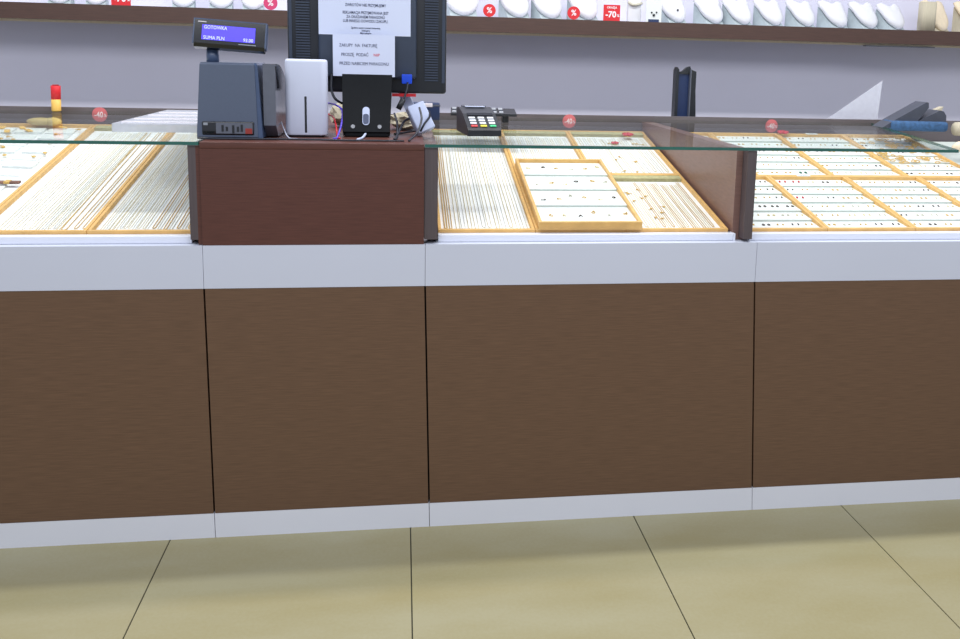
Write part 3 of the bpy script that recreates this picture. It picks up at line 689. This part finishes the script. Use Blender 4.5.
# loose tangle of gold and stones in the far right tray
rnd = random.Random(11)
bb = mb('gold').tube([(0.010*math.cos(a), 0.008*math.sin(a), 0.002) for a in [2*PI*k/10 for k in range(11)]], 0.0016, 5).build('bracelet'); first = True
for i in range(60):
    o = bb if first else bb.copy()
    if not first: COL.objects.link(o)
    first = False
    x = rnd.uniform(2.50, 2.73); v = rnd.uniform(0.60, 0.93)
    o.location = onp(x, v, -0.002); o.rotation_euler = (Matrix.Rotation(SL, 3, 'X') @ Matrix.Rotation(rnd.uniform(0, 6), 3, 'Z')).to_euler()
    o.scale = (rnd.uniform(0.8, 1.4), rnd.uniform(0.8, 1.3), 1)
    tag(o, 'small gold hoop in the tangle in front of the dark cushion', 'jewellery', 'gold hoops tangled in front of the dark cushion')

# ------------------------------------------------------------------ holder behind the counter
t = thing('wall_holder', 'dark blue and black upright holder standing behind the divider panel', 'holder', (1.905, 1.20, 0.9655))
mb('navy').box((0.014, 0.02, 0.0), (0.058, 0.03, 0.215)).build('back_plate', t)
o = mb('black').prism([(0.0, 0), (0.012, 0), (0.012, 0.222), (0.005, 0.232), (0.0, 0.220)], 'y', 0.0, 0.04).build('left_side', t)
o = mb('smoke').box((0.058, 0.0, 0.0), (0.062, 0.04, 0.225)).build('middle_rail', t)
o = mb('black').prism([(0.012, 0.214), (0.030, 0.216), (0.048, 0.232), (0.060, 0.236), (0.064, 0.224), (0.086, 0.216), (0.086, 0.14), (0.094, 0.0), (0.062, 0.0), (0.062, 0.205), (0.012, 0.205)], 'y', 0.015, 0.035).build('right_side', t)

# ------------------------------------------------------------------ wall shelf
SY = 1.70; SZ = 1.3225; ST = 1.386
t = thing('wall_shelf', 'long dark brown shelf on the back wall carrying white necklace busts', 'shelf', (0, 0, 0))
ang = 0.008
Ts = Matrix.Translation((0, SY, 0)) @ Matrix.Rotation(ang, 4, 'Y')
mb('shelf_wood').box((-2.2, 0, SZ+.000), (5.2, 0.03, ST)).build('front_rail', t, loc=(0, SY, 0))
mb('white').box((-2.2, 0.03, SZ+0.01), (5.2, 0.264, ST-0.004)).build('board', t, loc=(0, SY, 0))
mb('bust_cream').box((-2.2, 0.03, SZ-0.010), (5.2, 0.045, SZ+0.01)).build('light_profile', t, loc=(0, SY, 0))
o = mb('leather').box((2.95, SY+0.005, SZ-0.014), (3.29, SY+0.035, SZ-0.0100)).build('clip_strip'); tag(o, 'thin dark strip clipped under the shelf near its right end', 'strip')
BT = ST-0.004
def bust(label, W=0.125, H=0.115, m='bust', lean=0.9, m2='bust_side'):
    """necklace display: padded shield lying back on a wedge easel"""
    t = thing('necklace_bust', label, 'bust', (0, 0, 0))
    out = []
    for k in range(13):   # U-shaped pad: straight shoulders, round bottom, dipped neckline
        a = PI*k/12; out.append((-math.cos(a)*W*0.5, H*0.62-math.sin(a)*H*0.62))
    out += [(W*0.56, H*0.80), (W*0.55, H*0.98), (W*0.36, H*1.02), (W*0.18, H*0.93), (0, H*0.88), (-W*0.18, H*0.93), (-W*0.36, H*1.02), (-W*0.55, H*0.98), (-W*0.56, H*0.80)]
    n = len(out)
    vs = []; fs = []; rings = [(1.0, -0.004), (1.0, 0.006), (0.93, 0.014), (0.7, 0.018), (0.4, 0.0195)]
    cx, cy = 0, H*0.55
    for s_, z in rings: vs += [(cx+(x-cx)*s_, cy+(y-cy)*s_, z) for x, y in out]
    for j in range(len(rings)-1):
        for i in range(n): fs.append((j*n+i, j*n+(i+1) % n, (j+1)*n+(i+1) % n, (j+1)*n+i))
    fs.append(list(range(n))[::-1]); vs.append((cx, cy, 0.020)); fs += [((len(rings)-1)*n+i, (len(rings)-1)*n+(i+1) % n, len(vs)-1) for i in range(n)]
    T = Matrix.Translation((0, 0.012, 0.010)) @ Matrix.Rotation(lean, 4, 'X')
    mb(m).add(vs, fs, smooth=True, T=T).build('pad', t)
    # easel wedge under the pad
    c, s_ = math.cos(lean), math.sin(lean)
    mb(m2).prism([(0.016, 0.0), (0.016+H*0.95*c+0.01, 0.0), (0.016+H*0.95*c+0.01, H*0.95*s_-0.004), (0.016, 0.004)], 'x', -W*0.40, W*0.40).build('easel', t)
    return t
# pixel centres along the shelf -> world X (shelf front, Y 1.73)
bL = bust('x', 0.118, 0.125)
spec = [(-0.52, 0.9, 0.1, 'white necklace bust at the far left end of the shelf'), (-0.38, 0.8, 0.1, 'white necklace bust, second from the left end of the shelf'),
        (-0.04, 0.9, 0.1, 'white necklace bust above and left of the customer display'), (0.11, 0.95, 0.1, 'white necklace bust directly above the customer display'),
        (0.24, 0.9, 0.1, 'white necklace bust left of the pink sticker, near the monitor'),
        (1.12, 1.25, 0.1, 'white necklace bust right next to the monitor, left of the first red percent disc'), (1.365, 1.15, 0.35, 'white necklace bust between the two red percent discs, left one'),
        (1.51, 1.15, 0.35, 'white necklace bust just left of the second red percent disc'), (1.675, 1.15, 0.4, 'white necklace bust between the red percent disc and the -70 sign'),
        (2.085, 1.12, 0.45, 'white necklace bust with a dark stone, right of the -70 sign'), (2.26, 1.12, 0.45, 'white necklace bust, first of the tight row on the right'),
        (2.395, 1.12, 0.45, 'white necklace bust, second of the tight row on the right'), (2.545, 1.12, 0.45, 'white necklace bust, third of the tight row on the right'),
        (2.70, 1.12, 0.45, 'white necklace bust, fourth of the tight row on the right'), (2.86, 1.15, 0.45, 'tall white necklace bust, fifth of the tight row on the right'),
        (3.01, 1.15, 0.45, 'tall white necklace bust, sixth of the tight row on the right'), (3.145, 1.12, 0.45, 'tall white necklace bust, just left of the beige post')]
used = False
for x, s_, rz, lab in spec:
    if not used: o = bL; used = True; o.location = (x, SY+0.05, BT); o.rotation_euler = (0, 0, rz); o['label'] = lab
    else: o = dup(bL, (x, SY+0.05, BT), (0, 0, rz), lab)
    o.scale = (s_, s_, s_)
bc = bust('cream necklace bust right of the beige post on the shelf', 0.13, 0.16, 'bust_cream', 1.0, 'bust_tan'); bc.location = (3.37, SY+0.06, BT); bc.rotation_euler = (0, 0, 0.4)
dup(bc, (3.54, SY+0.06, BT), (0, 0, 0.4), 'cream necklace bust at the right end of the shelf')
o = rloft('bust_tan', 0.072, 0.06, 0.02, [(0, 0), (0.135, 0)]).build('display_post'); o.location = (3.222, SY+0.012, BT+0.0005); tag(o, 'beige upright display post near the right end of the shelf', 'post')
# necklace on the bust by the monitor and stones
def pend_on(x, z, m, label, y=SY-0.001):
    o = mb(m).ball((0, 0, 0), (0.005, 0.003, 0.005)).build('pendant'); o.location = (x, y, z); tag(o, label, 'pendant')

pend_on(2.07, BT+0.062, 'black', 'black stone pendant on the bust right of the stud card', y=SY+0.062)
# signs on the shelf
def shelf_disc(x, r, m, label, z=None, txt='%', ts=0.034):
    t = thing('discount_disc', label, 'sign', (x, SY-0.0005+0.004, ST))
    mb(m).disc((0, 0, r+0.0002), r, 0.002).build('disc', t)
    text('lettering', txt, ts, 'sign_white', t, (0, -0.0006, r), bold=0.0006)
shelf_disc(1.222, 0.027, 'red', 'round red percent disc on the shelf, nearest the monitor on its right')
shelf_disc(1.588, 0.028, 'red', 'round red percent disc on the shelf, left of the -70 sign')
shelf_disc(0.318, 0.028, 'pink', 'round pink percent disc on the shelf left of the monitor')
t = thing('discount_sign', 'square red -70% sign standing on the shelf', 'sign', (1.756, SY+0.003, ST), (0, 0, 0))
mb('red').box((-0.037, 0, 0.0), (0.037, 0.003, 0.068)).build('plate', t)
text('lettering', '-70', 0.036, 'sign_white', t, (-0.004, -0.0006, 0.026), bold=0.0010)
text('lettering', '%', 0.015, 'sign_white', t, (0.029, -0.0006, 0.022), bold=0.0004)
text('lettering', 'OKAZJA', 0.012, 'sign_white', t, (0.0, -0.0006, 0.056), bold=0.0003)
t = thing('discount_sign', 'square red sign standing on the left part of the shelf', 'sign', (-0.265, SY+0.003, ST), (0, 0, 0))
mb('red').box((-0.037, 0, 0.0), (0.037, 0.003, 0.068)).build('plate', t)
text('lettering', '-70', 0.036, 'sign_white', t, (-0.004, -0.0006, 0.026), bold=0.0010)
text('lettering', '%', 0.015, 'sign_white', t, (0.029, -0.0006, 0.022), bold=0.0004)
# stud card
t = thing('stud_card', 'small white card with three dark studs right of the -70 sign', 'card', (1.945, SY+0.006, BT))
mb('card').box((-0.035, 0, 0), (0.035, 0.004, 0.11)).build('backing', t)
s = mb('black').ball((-0.010, -0.002, 0.045), 0.004).ball((0.012, -0.002, 0.046), 0.004).ball((0.0, -0.002, 0.034), 0.006).use('navy').box((-0.024, -0.002, 0.004), (0.024, 0, 0.016)); s.build('studs', t)
t = thing('bracelet_stand', 'small stand with a grey bracelet behind the -70 sign', 'stand', (1.87, SY+0.05, BT))
mb('bust').box((-0.03, 0, 0), (0.03, 0.03, 0.10), bev=0.006).build('pillar', t)
mb('silver').tube([(-0.032, -0.003, 0.088), (-0.015, -0.008, 0.078), (0.005, -0.008, 0.078), (0.032, -0.003, 0.086)], 0.006, 8).build('bracelet', t)

# ------------------------------------------------------------------ lights
def area(name, loc, sx_, sy_, power, col, rot=(0, 0, 0)):
    l = bpy.data.lights.new(name, 'AREA'); l.shape = 'RECTANGLE'; l.size = sx_; l.size_y = sy_; l.energy = power; l.color = col
    o = bpy.data.objects.new(name, l); COL.objects.link(o); o.location = loc; o.rotation_euler = rot; return o
area('ceiling_light', (1.2, 0.51, 2.9), 5.0, 0.10, 78, (1.0, 0.98, 0.95))
area('ceiling_light', (1.2, -1.9, 2.95), 5.0, 0.8, 62, (0.95, 0.97, 1.0), rot=(math.radians(50), 0, 0))
w = bpy.data.worlds.new('world'); scn.world = w; w.use_nodes = True
bg = w.node_tree.nodes['Background']; bg.inputs[0].default_value = (0.80, 0.86, 1.0, 1); bg.inputs[1].default_value = 0.72

# ------------------------------------------------------------------ camera
f, px, py = 903.3744, 537.69, 202.5838
yaw, pitch, roll = 0.1505, 0.161, 0.0254
cy_, sy_ = math.cos(yaw), math.sin(yaw); r = Vector((cy_, -sy_, 0)); fw = Vector((sy_, cy_, 0)); up = Vector((0, 0, 1))
cp_, sp_ = math.cos(pitch), math.sin(pitch); f2 = cp_*fw-sp_*up; u2 = sp_*fw+cp_*up
cr, sr = math.cos(roll), math.sin(roll); R_ = cr*r+sr*u2; U_ = -sr*r+cr*u2
cam = bpy.data.cameras.new('camera'); co = bpy.data.objects.new('camera', cam); COL.objects.link(co)
mw = Matrix((( R_.x, U_.x, -f2.x, 0.8563), (R_.y, U_.y, -f2.y, -2.2194), (R_.z, U_.z, -f2.z, 1.2272), (0, 0, 0, 1)))
co.matrix_world = mw
cam.sensor_fit = 'HORIZONTAL'; cam.sensor_width = 36; cam.lens = f/960*36
cam.shift_x = (480-px)/960; cam.shift_y = (py-319.5)/960; cam.clip_start = 0.05
scn.camera = co
scn.view_settings.view_transform = 'Standard'; scn.view_settings.look = 'None'; scn.view_settings.exposure = 0.0; scn.view_settings.gamma = 1
scn.view_settings.use_curve_mapping = False
